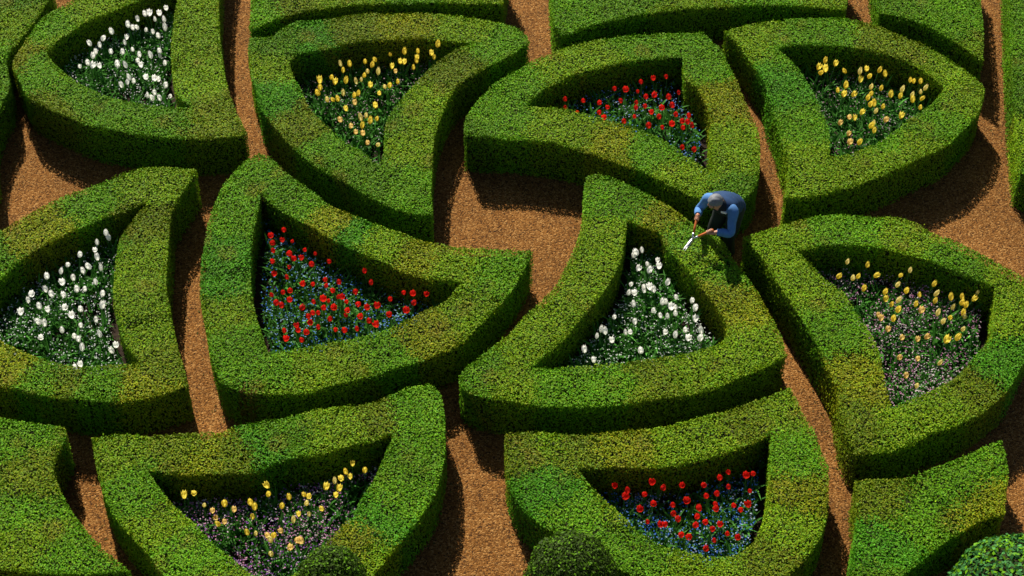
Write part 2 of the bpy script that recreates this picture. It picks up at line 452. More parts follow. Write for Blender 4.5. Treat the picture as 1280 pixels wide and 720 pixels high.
HEDGES = [
    ('corner', '-160,-90 40,-80 66,-16 56,4 44,22 24,48 8,72 11,95 10,110 2,126 -8,150 -12,180 -9,205 -16,226 -40,236 -160,235', None, [(20, 30, 'y'), (4, 98, 'd')], 'box hedge mass cut off by the top left corner, touching the white tulip hedge'),
    ('b1', '86,0 52,21 30,52 15,80 22,95 33,118 50,129 75,141 110,155 160,166 200,172 250,174 290,171 309,167 296,140 285,110 278,75 274,40 273,0 276,-50 284,-100 210,-72 140,-36',
     '57,64 75,46 100,29 130,15 170,0 215,-20 236,-40 228,-18 222,0 218,20 214,60 215,90 220,115 240,136 200,133 165,128 130,118 95,100 70,80',
     [(110, 125, 'd'), (60, 145, 'b'), (160, 142, 'd'), (210, 150, 'g'), (260, 150, 'b'), (40, 85, 'g'), (120, 8, 'y'), (245, 30, 'y'), (245, 90, 'y'), (20, 76, 'o')],
     'triangular box hedge around the white tulips in the top left corner of the garden'),
    ('b2', '312,48 340,45 352,37 370,27 415,24 445,19 495,16 545,16 582,20 628,28 645,33 657,41 662,52 640,66 602,87 580,100 562,120 550,147 543,172 540,210 539,240 541,266 520,266 495,260 465,247 440,232 420,220 395,207 362,180 342,157 325,135 321,118 313,90 310,60',
     '361,75 377,67 420,59 432,55 460,51 495,48 532,47 570,51 592,53 570,60 555,70 540,82 520,102 500,125 485,147 480,175 480,190 474,204 466,201 452,187 432,177 420,167 400,150 385,132 377,112 367,95',
     [(335, 122, 'e'), (372, 155, 'b'), (395, 45, 'e'), (440, 38, 'b'), (500, 33, 'o'), (350, 50, 'd'), (340, 85, 'y'), (410, 190, 'g'), (455, 222, 'd'), (510, 230, 'g'), (520, 180, 'y'), (530, 135, 'y'), (570, 85, 'b'), (620, 58, 'g'), (580, 35, 'y')],
     'box hedge triangle around the yellow tulips, just above the largest red tulip bed'),
    ('b3', '580,168 581,152 587,138 600,120 620,103 640,92 665,77 700,61 730,52 760,46 790,41 840,39 880,38 890,50 901,59 912,80 922,100 930,120 940,142 949,170 950,190 948,220 938,242 912,258 872,247 840,231 805,215 765,200 732,189 702,180 685,177 640,172 600,170',
     '659,130 682,110 710,95 745,84 780,76 815,71 853,69 857,97 873,110 887,140 888,173 893,217 863,197 833,177 802,162 770,152 745,145 710,136 672,133',
     [(720, 162, 'y'), (640, 150, 'g'), (690, 155, 'y'), (700, 85, 'y'), (610, 130, 'g'), (800, 58, 'g'), (880, 75, 'g'), (905, 125, 'o'), (915, 185, 'y'), (760, 175, 'o'), (860, 215, 'y')],
     'box hedge triangle around the red tulips just behind the gardener'),
    ('b4', '905,37 920,32 957,25 1010,23 1060,23 1095,31 1122,42 1155,55 1185,70 1210,87 1230,107 1229,122 1222,142 1200,165 1185,179 1155,193 1120,210 1080,227 1030,242 980,249 985,222 985,202 980,185 970,150 960,120 957,105 940,77 922,52',
     '971,61 987,56 1035,56 1065,59 1100,65 1135,77 1160,90 1181,107 1167,127 1145,142 1120,160 1100,175 1065,190 1037,196 1037,175 1034,155 1026,135 1014,110 1002,90 985,72',
     [(985, 110, 'e'), (1010, 150, 'g'), (940, 45, 'y'), (1040, 38, 'g'), (1100, 48, 'b'), (1190, 90, 'y'), (1180, 150, 'g'), (1080, 205, 'y'), (1010, 210, 'y')],
     'box hedge triangle around the yellow tulips in the upper right, beyond the gardener'),
    ('b5', '246,212 212,210 185,210 162,215 120,229 75,245 37,264 0,287 -40,315 -75,345 -95,380 -100,420 -60,462 0,481 27,487 62,495 100,500 142,502 180,497 215,488 235,480 226,447 220,425 214,397 210,375 207,352 209,320 211,290 212,272 220,252 235,230',
     '187,249 160,260 120,275 75,295 37,316 0,347 -25,372 -32,392 0,425 22,435 45,445 75,454 100,459 150,455 174,452 155,425 147,402 142,380 142,355 144,325 150,297 160,280 175,261',
     [(48, 280, 'o'), (60, 290, 'o'), (115, 250, 'g'), (190, 228, 'y'), (172, 272, 'b'), (180, 330, 'y'), (175, 375, 'y'), (180, 420, 'y'), (195, 448, 'b'), (172, 478, 'o'), (85, 475, 'b'), (50, 470, 'g'), (120, 480, 'g'), (20, 455, 'o')],
     'box hedge triangle around the white tulips at the left edge'),
    ('b6', '324,192 304,203 284,225 270,252 260,280 255,310 251,335 250,365 255,397 260,425 267,455 277,478 292,485 320,491 370,491 402,485 445,475 482,463 520,453 550,441 577,427 597,407 617,387 635,369 652,342 666,313 640,312 595,311 570,310 545,303 525,299 500,291 470,280 440,269 412,256 395,241 370,225 352,210 338,196',
     '326,240 340,255 362,268 387,282 407,295 430,307 452,317 480,328 507,340 545,350 578,353 555,375 530,388 500,404 470,415 432,425 382,432 335,440 325,409 316,377 313,336 316,295 323,262',
     [(283, 322, 'e'), (280, 345, 'e'), (283, 395, 'y'), (290, 430, 'g'), (300, 265, 'g'), (340, 225, 'g'), (380, 255, 'g'), (410, 280, 'o'), (440, 295, 'e'), (475, 305, 'y'), (520, 320, 'o'), (570, 330, 'y'), (620, 340, 'g'), (420, 455, 'y'), (480, 435, 'g'), (530, 415, 'o'), (340, 470, 'g'), (309, 488, 'n'), (322, 478, 'g'), (296, 474, 'g'), (335, 492, 'y'), (285, 484, 'g'), (385, 460, 'y')],
     'box hedge triangle around the largest bed of red tulips, left of the open gravel'),
    ('b7', '734,221 747,217 765,222 785,229 805,239 825,249 845,260 860,272 875,281 900,297 912,315 927,335 942,354 959,383 975,415 984,443 957,458 927,470 890,485 852,494 802,501 752,506 702,507 665,505 640,501 612,496 590,491 577,483 574,469 590,452 615,432 640,412 657,392 677,375 695,356 707,332 717,312 726,287 729,260 730,235',
     '784,274 800,280 824,288 833,308 847,322 872,352 895,380 908,402 909,412 905,424 890,431 860,440 827,446 790,451 752,454 722,456 692,459 665,457 690,435 712,415 732,390 747,374 762,353 775,327 781,300',
     [(812, 482, 'b'), (808, 465, 'b'), (895, 368, 'o'), (912, 385, 'o'), (740, 480, 'g'), (690, 475, 'g'), (640, 480, 'y'), (780, 475, 'g'), (860, 465, 'y'), (930, 440, 'y'), (860, 300, 'g'), (880, 320, 'y'), (900, 340, 'g'), (820, 265, 'o'), (785, 250, 'g'), (755, 245, 'g'), (755, 300, 'y'), (720, 365, 'y'), (670, 420, 'y'), (595, 470, 'g')],
     'box hedge triangle around white tulips that the gardener is trimming with shears'),
    ('b8', '929,296 955,287 985,277 1035,268 1085,270 1120,271 1150,279 1165,289 1197,304 1230,320 1260,337 1282,350 1296,372 1298,400 1292,425 1272,467 1257,490 1230,512 1200,530 1160,544 1135,555 1110,562 1071,569 1058,545 1051,515 1047,485 1034,456 1011,414 985,372 967,345 953,320',
     '997,311 1035,306 1072,306 1110,311 1140,319 1172,330 1210,345 1243,360 1242,387 1239,420 1222,440 1200,464 1175,482 1145,497 1115,508 1110,487 1104,462 1100,440 1087,415 1070,390 1055,366 1030,347 1012,327',
     [(1085, 480, 'o'), (1075, 470, 'o'), (1262, 452, 'e'), (1220, 490, 'b'), (1170, 515, 'y'), (1120, 535, 'y'), (1040, 410, 'g'), (1020, 360, 'y'), (975, 300, 'y'), (1060, 290, 'g'), (1140, 295, 'y'), (1200, 325, 'g'), (1070, 530, 'b'), (1260, 390, 'y')],
     'box hedge triangle around the yellow tulips at the right edge below the wide gravel'),
    ('b9', '114,545 150,541 170,541 190,545 225,542 262,540 320,527 365,520 395,512 432,507 460,502 490,492 510,483 537,479 547,486 554,502 556,540 556,565 550,597 540,622 527,642 510,665 492,685 472,710 458,728 432,748 400,762 350,772 310,772 270,762 235,745 202,717 192,700 180,685 160,665 140,640 127,610 120,580',
     '184,587 200,589 225,591 275,590 320,588 345,578 370,571 407,565 440,556 470,549 493,538 485,557 475,580 465,602 452,620 442,640 425,660 407,680 395,692 375,712 342,730 315,717 287,695 262,675 240,650 210,622 197,605',
     [(250, 560, 'o'), (240, 555, 'b'), (330, 560, 'e'), (345, 550, 'g'), (300, 570, 'b'), (430, 535, 'y'), (470, 525, 'b'), (520, 520, 'g'), (510, 560, 'g'), (490, 620, 'g'), (470, 640, 'e'), (435, 685, 'o'), (450, 700, 'y'), (170, 610, 'g'), (200, 660, 'y'), (230, 695, 'g'), (140, 565, 'y')],
     'box hedge triangle around the yellow tulips at the lower left'),
    ('b10', '631,540 667,538 700,540 740,542 767,540 813,534 857,527 890,517 922,508 960,493 987,482 993,489 1007,520 1017,537 1027,565 1035,585 1036,610 1035,637 1027,667 1012,690 997,707 980,722 950,738 905,750 860,748 820,735 780,712 740,688 697,666 667,647 645,622 634,592 632,562',
     '722,584 760,584 815,584 852,580 890,571 920,562 945,552 963,541 962,577 960,615 952,655 937,680 915,694 890,696 865,690 835,683 815,672 790,655 765,632 747,615 732,597',
     [(650, 552, 'b'), (685, 552, 'y'), (720, 560, 'b'), (800, 555, 'o'), (770, 552, 'o'), (825, 555, 'y'), (880, 545, 'y'), (930, 530, 'b'), (690, 610, 'e'), (720, 640, 'g'), (780, 685, 'g'), (1000, 570, 'g'), (1010, 620, 'o'), (1000, 650, 'y'), (900, 725, 'y'), (960, 710, 'b')],
     'box hedge triangle around the red tulips at the bottom, beside the wide sunlit gravel'),
    ('block', '1069,599 1097,598 1135,596 1160,588 1185,579 1210,567 1235,555 1253,550 1258,570 1261,592 1258,615 1256,643 1237,646 1210,660 1180,677 1157,697 1130,718 1095,748 1056,760 1060,720 1067,680 1071,645',
     None, [(1100, 620, 'b'), (1200, 600, 'g'), (1235, 625, 'o'), (1090, 680, 'e'), (1150, 640, 'g'), (1240, 580, 'g')], 'solid box hedge block in the lower right corner without any flowers'),
    ('leftblock', '-90,500 0,520 37,526 78,531 83,541 75,559 68,577 67,592 78,616 95,645 125,680 162,712 100,716 0,711 -110,700', None,
     [(30, 550, 'g'), (40, 585, 'b'), (45, 650, 'g'), (45, 655, 'y'), (100, 690, 'g')], 'solid box hedge block in the lower left corner without any flowers'),
    ('top1', '312,38 320,35 352,22 390,11 425,6 460,3 520,1 580,1 629,2 636,-50 560,-66 440,-66 316,-40', None, [(360, 5, 'b'), (330, 15, 'g')], 'box hedge with a curved front cut by the top edge, left of the brown path'),
    ('top2', '701,43 722,37 760,26 800,17 852,10 902,6 960,5 1010,6 1058,10 1066,-50 900,-66 760,-60 686,-50 689,0 692,28', None, [(760, 8, 'd'), (720, 22, 'g'), (860, 2, 'y')], 'long box hedge with a curved front at the top, right of the brown path'),
    ('top3', '1099,14 1122,17 1150,26 1175,40 1197,52 1215,64 1229,73 1230,45 1226,0 1222,-60 1150,-66 1090,-60 1096,-10', None, [(1190, 25, 'g'), (1130, 5, 'd')], 'box hedge with a slanted front in the upper right corner beside the narrow path'),
    ('right', '1260,-60 1262,0 1264,60 1268,130 1275,212 1300,225 1380,215 1380,-60', None, [(1275, 100, 'd'), (1270, 40, 'g')], 'straight-sided box hedge along the upper right edge of the garden'),
]
for key, outer, inner, seeds, label in HEDGES:
    ow, iw = hedge(P(outer), P(inner) if inner else None, seeds, label)
    OUTS.append(ow)
    OUTS_BY[key] = ow
    if iw is not None:
        B[key] = iw


# ------------------------------------------------------------------ domed shrubs at the front
def dome_shrub(u, v, top, r, label, cols, leaf, n, squash=1.0):
    """clipped shrub with a round head whose top is top metres up, its sides dropping to the gravel"""
    c = at(u, v, top)[:2]
    hc = top - r * squash
    k = n
    ph = rng.uniform(0, 2 * math.pi, k)
    cz = rng.uniform(-0.9, 1, k)
    sph = np.column_stack([np.sqrt(1 - np.clip(cz, 0, 1)**2) * np.cos(ph), np.sqrt(1 - np.clip(cz, 0, 1)**2) * np.sin(ph), np.maximum(cz, 0)])
    zz = np.where(cz > 0, hc + r * squash * cz, hc + cz / 0.9 * hc)
    rad = r * (1 + 0.05 * lumps(np.cos(ph) * 0.8, np.sin(ph) * 0.8 + zz * 0.7, 1.0, r * 20)) + rng.uniform(-0.05, 0.012, k)
    pos = np.column_stack([c[0] + sph[:, 0] * rad, c[1] + sph[:, 1] * rad, np.maximum(zz + np.where(cz > 0, rng.uniform(-0.05, 0.01, k), 0), 0.01)])
    lv, lf = leaf_quads(pos, sph + np.array([0, 0, 0.15]), leaf, 0.5)
    col = np.array([PAL[cols[i]] for i in rng.integers(0, len(cols), k)]) * rng.lognormal(0, 0.3, (k, 1))
    # core
    rows, seg, cv, c4 = 10, 24, [], []
    prof = [(r - 0.06, 0.0), (r - 0.06, hc)] + [((r - 0.06) * math.cos(a), hc + (r * squash - 0.06) * math.sin(a)) for a in np.linspace(0.15, math.pi / 2 - 0.02, rows)]
    for R, z in prof:
        cv += [(c[0] + R * math.cos(2 * math.pi * s / seg), c[1] + R * math.sin(2 * math.pi * s / seg), z) for s in range(seg)]
    for a in range(len(prof) - 1):
        for s in range(seg):
            t = (s + 1) % seg
            c4.append((a * seg + s, a * seg + t, a * seg + seg + t, a * seg + seg + s))
    c4 = np.array(c4)
    me = mesh_np('clipped_shrub', np.concatenate([np.array(cv), lv]), np.concatenate([c4, lf + len(cv)]), mats=[M_LEAF, M_TWIG],
                 mat4=np.concatenate([np.ones(len(c4), int), np.zeros(len(lf), int)]), col4=np.concatenate([np.zeros((len(c4), 3)), np.clip(col, 0, 0.6)]))
    tag(link('clipped_shrub', me), label, 'shrub', 'domed shrubs at the bottom edge')


dome_shrub(412, 698, 1.75, 0.36, 'small dark domed shrub in front of the lower left yellow tulip hedge', 'kkd', 0.034, 9000)
dome_shrub(715, 688, 1.75, 0.50, 'larger dark domed shrub in front of the lower red tulip hedge', 'kkkd', 0.034, 15000)
dome_shrub(1290, 714, 1.25, 0.84, 'loose blue-green shrub in the lower right corner below the solid hedge block', 'ttg', 0.055, 10000, 0.68)

# ------------------------------------------------------------------ tulips
TILES = {
    'b1': ('white', [(0, 0, '830,40 725,67 744,68 796,67 776,95 823,98 690,98 640,126 666,138 690,136 727,148 768,160 828,142 794,180 561,160 510,190 454,218 497,226 627,188 624,215 664,246 556,257 610,262 478,258 463,280 697,276 690,300 755,278 796,256 800,280 822,316 704,326 588,323 632,328 441,316 456,326 399,330 500,330 647,387 668,407 634,413 610,428 727,384 768,394 790,396 827,426 771,464 764,490 736,478 804,492 861,499')]),
    'b2': ('yellow', [(320, 0, '908,223 877,267 889,284 812,256 806,290 804,306 743,261 672,268 720,308 740,308 786,338 681,333 699,355 600,296 545,307 577,324 557,352 609,362 537,375 525,398 503,410 426,322 469,321 437,352 378,385 392,412 447,405 318,405 322,437 313,463 357,497 391,496 412,495 436,469 488,476 508,468 571,425 645,430 666,428 708,407 617,466 595,526 453,545 492,513 425,597 527,592 548,580 602,592 570,606 528,630 469,627 499,658 535,666 556,708'), (320, 180, '605,10')]),
    'b3': ('red', [(640, 0, '773,382 707,390 646,404 512,439 573,442 628,453 836,462 707,475 784,484 670,482 549,503 621,510 620,536 665,528 803,524 753,535 356,498 265,494 434,513 476,533 268,538 327,558 435,560 460,582 695,557 613,580 734,580 818,571 886,575 559,605 845,603 880,607 801,618 902,628 685,627 754,634 855,638'), (640, 180, '853,15 908,27')]),
    'b4': ('yellow', [(960, 0, '284,303 338,317 251,338 264,356 293,347 393,352 461,357 496,343 504,380 460,398 557,347 592,373 712,402 732,402 766,405 790,433 765,457 766,489 720,472 728,497 670,448 660,480 618,473 567,440 517,432 513,466 498,490 512,520 534,517 577,529 534,555 352,450 393,426 380,470 424,468 466,558 408,582 436,588 362,610 668,576 586,597 512,627 536,614 531,653 402,667 761,537 407,710 455,708')]),
    'b5': ('white', [(0, 180, '529,447 545,470 487,492 474,527 397,551 488,570 335,597 449,612 301,638 418,635 504,624 233,663 364,672 314,692 480,692'), (0, 360, '232,10 152,30 140,62 262,33 322,35 384,8 420,6 509,28 199,94 241,109 314,99 402,106 507,92 100,118 360,140 478,160 405,187 200,165 223,182 310,212 207,243 372,241 390,256 500,234 410,303 578,287 567,315 403,382 370,388')]),
    'b6': ('red', [(320, 180, '143,427 78,455 80,488 130,480 175,482 242,526 302,543 88,530 167,541 224,567 192,570 82,582 168,612 284,596 369,584 86,647 156,664 542,633 348,672 239,698 283,696 349,702 415,688 573,695'), (320, 360, '80,30 132,22 170,8 97,75 127,88 165,59 220,98 288,68 335,55 358,62 335,95 382,92 388,5 410,44 430,44 450,64 497,18 455,108 455,133 510,76 556,97 607,87 670,54 738,17 788,25 849,30 786,72 754,110 668,126 523,135 566,163 605,180 505,204 445,209 400,202 372,153 313,194 288,122 310,122 264,140 268,170 204,188 211,210 143,210 145,252 231,258 254,218')]),
    'b7': ('white', [(640, 180, '653,533 627,540 610,555 677,597 627,622 683,632 726,582 738,612 592,698 773,697 658,716 690,716'), (640, 360, '580,25 615,22 662,12 712,12 822,42 608,80 703,110 752,70 770,66 796,97 822,95 820,126 748,138 776,142 900,62 917,98 914,157 866,210 948,217 937,252 879,250 815,237 768,220 615,172 593,218 569,222 445,210 469,221 424,243 502,262 510,144 365,310 411,359 648,312')]),
    'b8': ('yellow', [(960, 180, '397,590 500,607 348,657 428,668 455,652 537,650 663,648 711,631 645,703 829,702 480,720'), (960, 360, '584,18 592,58 650,58 616,82 648,107 690,14 763,33 737,80 836,27 834,66 920,47 977,44 966,70 987,83 925,95 1047,20 1030,50 912,142 977,125 990,140 845,128 874,165 626,155 557,127 567,153 601,202 972,200 942,250 890,260 791,241 748,254 767,112 672,246 655,346 752,348 861,369 690,438 744,488')]),
    'b9': ('yellow', [(0, 540, '919,322 973,299 1017,363 1060,392 1120,357 1167,387 1080,427 1119,450 1095,457 1256,356 1272,378 1264,424 1240,505 1278,507'), (320, 540, '60,268 58,310 164,327 128,367 242,308 262,322 248,355 213,412 265,410 186,445 336,384 347,277 392,247 397,315 413,285 430,230 454,200 471,225 482,161 544,192 60,512 84,514 75,540 129,491 230,545 206,542 163,579 77,608')]),
    'b10': ('red', [(640, 540, '510,266 580,291 560,321 700,251 661,308 754,280 708,352 638,383 853,264 953,260 1040,224 1085,197 1170,217 1206,203 1086,270 1195,291 1025,304 971,316 880,339 808,358 1114,361 1187,362 1147,383 1021,380 1018,356 935,380 804,407 925,422 832,436 913,465 966,443 1041,461 1000,483 1076,507 680,448 736,462 764,462 842,513 882,523 1013,540 968,583 1130,525')]),
}
WHERE = {
    'b1': 'the top left white bed', 'b2': 'the upper left yellow bed', 'b3': 'the red bed behind the gardener', 'b4': 'the upper right yellow bed',
    'b5': 'the white bed at the left edge', 'b6': 'the largest red bed', 'b7': 'the white bed beside the gardener', 'b8': 'the yellow bed at the right edge',
    'b9': 'the lower left yellow bed', 'b10': 'the red bed at the bottom',
}
# flowers that have faded to peach, by bed
FADED = {'b8': '557,127 567,153 601,202 655,346 690,438 752,348 767,112 748,254 791,241 672,246', 'b9': '1060,392 1167,387 1080,427 1119,450 129,491 60,512 206,542 230,545 163,579',
         'b2': '499,658 535,666 556,708 425,597 469,627 492,513 699,355', 'b4': '586,597 408,582 362,610 402,667 407,710'}


def petal_cup(open_, R, H, tip, mat, seg=5, rows=6):
    """six overlapping petals, three inside three, closing to a point or spreading; the cup's foot is at the origin"""
    vs, fs = [], []
    for k in range(6):
        a0 = k * math.pi / 3 + 0.1 * (k % 2)
        rr = R * (1.0 if k % 2 else 0.92)
        b = len(vs)
        for i in range(rows + 1):
            t = i / rows
            prof = math.sin(math.pi * min(1, 0.06 + t**0.82 * (0.90 - 0.42 * open_)))**0.8
            rad = rr * prof * (1 + 0.30 * open_ * t * t)
            wdt = 0.74 * (math.sin(math.pi * min(1.0, 0.10 + 0.86 * t)))**0.6
            for j in range(seg + 1):
                s = (j / seg - 0.5) * 2
                a = a0 + s * wdt * (0.9 if i < rows else 0.25)
                r2 = rad * (1 - 0.10 * s * s)
                z = H * t * (1 - 0.10 * s * s * t) + (tip if i == rows and abs(s) < 0.3 else 0)
                vs.append((r2 * math.cos(a), r2 * math.sin(a), z))
        for i in range(rows):
            for j in range(seg):
                p = b + i * (seg + 1) + j
                fs.append((p, p + 1, p + seg + 2, p + seg + 1))
    return mesh_np('bloom', np.array(vs), fs, mats=[mat], smooth=True)


def tube(path, radii, seg=6):
    vs, fs = [], []
    path = [np.array(p, float) for p in path]
    for i, p in enumerate(path):
        d = path[min(i + 1, len(path) - 1)] - path[max(i - 1, 0)]
        d /= np.linalg.norm(d)
        a = np.cross(d, [0.31, 0.9, 0.22])
        a /= np.linalg.norm(a)
        b = np.cross(d, a)
        vs += [p + radii[i] * (math.cos(2 * math.pi * s / seg) * a + math.sin(2 * math.pi * s / seg) * b) for s in range(seg)]
    for i in range(len(path) - 1):
        for s in range(seg):
            t = (s + 1) % seg
            fs.append((i * seg + s, i * seg + t, i * seg + seg + t, i * seg + seg + s))
    return np.array(vs), fs


def blade_strip(base, ang, length, width, droop, rows=6):
    """a long pointed leaf, folded along its middle, arching outwards"""
    vs, fs = [], []
    d = np.array([math.cos(ang), math.sin(ang)])
    sd = np.array([-d[1], d[0]])
    for i in range(rows + 1):
        t = i / rows
        out = length * (0.18 * t + droop * t * t)
        up = length * (0.95 * t - 0.55 * droop * t * t * t)
        wd = width * max(0.03, math.sin(math.pi * (0.14 + 0.86 * t))**0.8)
        c = np.array([base[0] + d[0] * out, base[1] + d[1] * out, base[2] + up])
        o = np.array([sd[0], sd[1], 0]) * wd * 0.5
        lift = np.array([-d[0] * 0.35, -d[1] * 0.35, 0.15]) * wd * 0.5
        vs += [c - o + lift, c, c + o + lift]
    for i in range(rows):
        for j in range(2):
            p = i * 3 + j
            fs.append((p, p + 1, p + 4, p + 3))
    return np.array(vs), fs


SOIL = 0.09
ST = 0.47     # stem length
stem_v, stem_f = tube([(0, 0, 0), (0.004, 0, ST * 0.35), (0.006, 0.004, ST * 0.7), (0, 0, ST + 0.012)], [0.0062, 0.0055, 0.005, 0.0048])
STEM = mesh_np('stem', stem_v, stem_f, mats=[M_STEM], smooth=True)
BLADES = []
for k in range(5):
    bv, bf = blade_strip((0.006, 0, 0.0), 0.0, random.uniform(0.30, 0.42), random.uniform(0.036, 0.054), random.uniform(0.12, 0.55))
    BLADES.append(mesh_np('leaf', bv, bf, mats=[M_BLADE], smooth=True))
R0, H0 = 0.031, 0.102
CUPS = {
    'white': [petal_cup(0.25, R0, H0, 0.004, M_WHITE), petal_cup(0.75, R0 * 1.05, H0 * 0.85, 0.0, M_WHITE), petal_cup(0.1, R0 * 0.9, H0 * 1.05, 0.006, M_WHITE)],
    'yellow': [petal_cup(0.15, R0 * 0.95, H0, 0.006, M_YELLOW), petal_cup(0.6, R0, H0 * 0.95, 0.004, M_YELLOW), petal_cup(0.1, R0 * 0.85, H0, 0.006, M_PALEY), petal_cup(0.5, R0 * 0.95, H0 * 0.8, 0.002, M_PEACH)],
    'red': [petal_cup(0.2, R0 * 1.02, H0 * 0.74, 0.004, M_RED), petal_cup(0.7, R0 * 1.1, H0 * 0.66, 0.0, M_RED), petal_cup(0.1, R0 * 0.9, H0 * 0.78, 0.004, M_RED)],
}


def make_tulip(name, cup):
    root = empty(name)
    link('stem', STEM, root)
    b = link('bloom', cup, root)
    b.location = (0, 0, ST)
    for k in range(3):
        link('leaf', BLADES[k], root)
    return root


PROTO = {c: make_tulip(c + '_tulip', CUPS[c][0]) for c in CUPS}
USED = {c: False for c in CUPS}
KIDS = {c: list(PROTO[c].children) for c in CUPS}


def copy_tulip(c):
    if not USED[c]:
        USED[c] = True
        return PROTO[c], KIDS[c]
    r = PROTO[c].copy()
    COL.objects.link(r)
    ks = []
    for ch in KIDS[c]:
        k = ch.copy()
        COL.objects.link(k)
        k.parent = r
        ks.append(k)
    return r, ks


TULIPS = {}
for key, (colour, tiles) in TILES.items():
    bed = B[key]
    safe = inset(bed, 0.11)
    cen = bed.mean(0)
    px = [(ox + int(a.split(',')[0]) / 4, oy + int(a.split(',')[1]) / 4) for ox, oy, s in tiles for a in s.split()]
    faded = [a in FADED.get(key, '').split() for ox, oy, s in tiles for a in s.split()]
    items = []
    for (u, v) in px:
        sc = random.uniform(0.88, 1.12)
        zb = SOIL + (ST + 0.04) * sc
        q = at(u, v, zb)[:2]
        base = q.copy()
        for _ in range(40):
            if inside(base[None], safe)[0]:
                break
            base = base + (cen - base) / np.linalg.norm(cen - base) * 0.02
        lean = (q - base)
        L = np.linalg.norm(lean)
        if L > 0.12:
            lean *= 0.12 / L
        if L < 0.001:
            lean = rng.normal(0, 0.035, 2) + (np.array([0.06, 0.02]) if key in ('b8', 'b4') else 0)
            base = q - lean
        items.append((u, v, base, lean, sc))
    TULIPS[key] = items
    us = np.array([i[0] for i in items])
    vs_ = np.array([i[1] for i in items])
    special = {}
    for word, idx_ in (('rearmost', vs_.argmin()), ('foremost', vs_.argmax()), ('leftmost', us.argmin()), ('rightmost', us.argmax())):
        special.setdefault(int(idx_), word)
    qu = np.quantile(us, [1 / 3, 2 / 3])
    qv = np.quantile(vs_, [1 / 3, 2 / 3])
    for i, (u, v, base, lean, sc) in enumerate(items):
        root, ks = copy_tulip(colour)
        root.location = (base[0], base[1], SOIL - 0.004)
        tilt = Vector((lean[0], lean[1], (ST + 0.04) * sc)).to_track_quat('Z', 'X')
        root.rotation_euler = (tilt @ Matrix.Rotation(random.uniform(0, 6.28), 3, 'Z').to_quaternion()).to_euler()
        root.scale = (sc, sc, sc)
        cups = CUPS[colour]
        if colour == 'yellow':
            j = 3 if faded[i] else random.choice([0, 0, 1, 2])
        else:
            j = random.choice([0, 0, 1, 2])
        nl = 0
        for ch in ks:
            nm = ch.data.name
            if nm.startswith('bloom'):
                ch.data = cups[j]
                f = random.uniform(0.92, 1.22)
                ch.scale = (f, f, f)
                ch.rotation_euler = (random.gauss(0, 0.18), random.gauss(0, 0.18), random.uniform(0, 6))
            elif nm.startswith('leaf'):
                ch.data = random.choice(BLADES)
                ch.rotation_euler = (0, 0, nl * 2.1 + random.uniform(-0.7, 0.7))
                s = random.uniform(0.8, 1.2)
                ch.scale = (s, s, s)
                nl += 1
        look = {'white': 'white', 'red': 'red', 'yellow': ['yellow', 'yellow', 'yellow', 'faded peach'][j]}[colour]
        if i in special:
            lab = f'{special[i]} {look} tulip of {WHERE[key]}'
        else:
            row = ('rear', 'middle', 'front')[int(v > qv[0]) + int(v > qv[1])]
            side = ('left', 'centre', 'right')[int(u > qu[0]) + int(u > qu[1])]
            lab = f'{look} tulip in the {row} {side} part of {WHERE[key]}'
        tag(root, lab, 'tulip', f'{colour} tulips in {WHERE[key]}')

# ------------------------------------------------------------------ soil and low planting in the beds
COVER = {
    'b1': dict(fl=[(0.75, 0.77, 0.72)], n=1500, den=520), 'b5': dict(fl=[(0.75, 0.77, 0.74)], n=2600, den=560), 'b7': dict(fl=[(0.72, 0.76, 0.68)], n=2400, den=640),
    'b3': dict(fl=[(0.10, 0.24, 0.66), (0.20, 0.36, 0.72), (0.45, 0.50, 0.66)], n=1900, den=480), 'b6': dict(fl=[(0.06, 0.20, 0.68), (0.14, 0.32, 0.74), (0.32, 0.50, 0.66)], n=3300, den=620),
    'b10': dict(fl=[(0.05, 0.17, 0.64), (0.10, 0.27, 0.70), (0.45, 0.55, 0.70)], n=3600, den=480),
    'b2': dict(fl=[(0.50, 0.50, 0.46), (0.50, 0.34, 0.38)], n=1200, den=480), 'b4': dict(fl=[(0.46, 0.26, 0.34), (0.52, 0.48, 0.46)], n=1300, den=500),
    'b8': dict(fl=[(0.66, 0.44, 0.54), (0.56, 0.24, 0.42), (0.72, 0.64, 0.64)], n=5200, den=560), 'b9': dict(fl=[(0.72, 0.56, 0.64), (0.60, 0.26, 0.46), (0.34, 0.14, 0.50), (0.74, 0.70, 0.70)], n=5200, den=480),
}
NAMES = {'white': 'low white flowering groundcover among the white tulips of ', 'red': 'low blue flowering groundcover among the red tulips of ', 'yellow': 'low pinkish flowering groundcover among the yellow tulips of '}
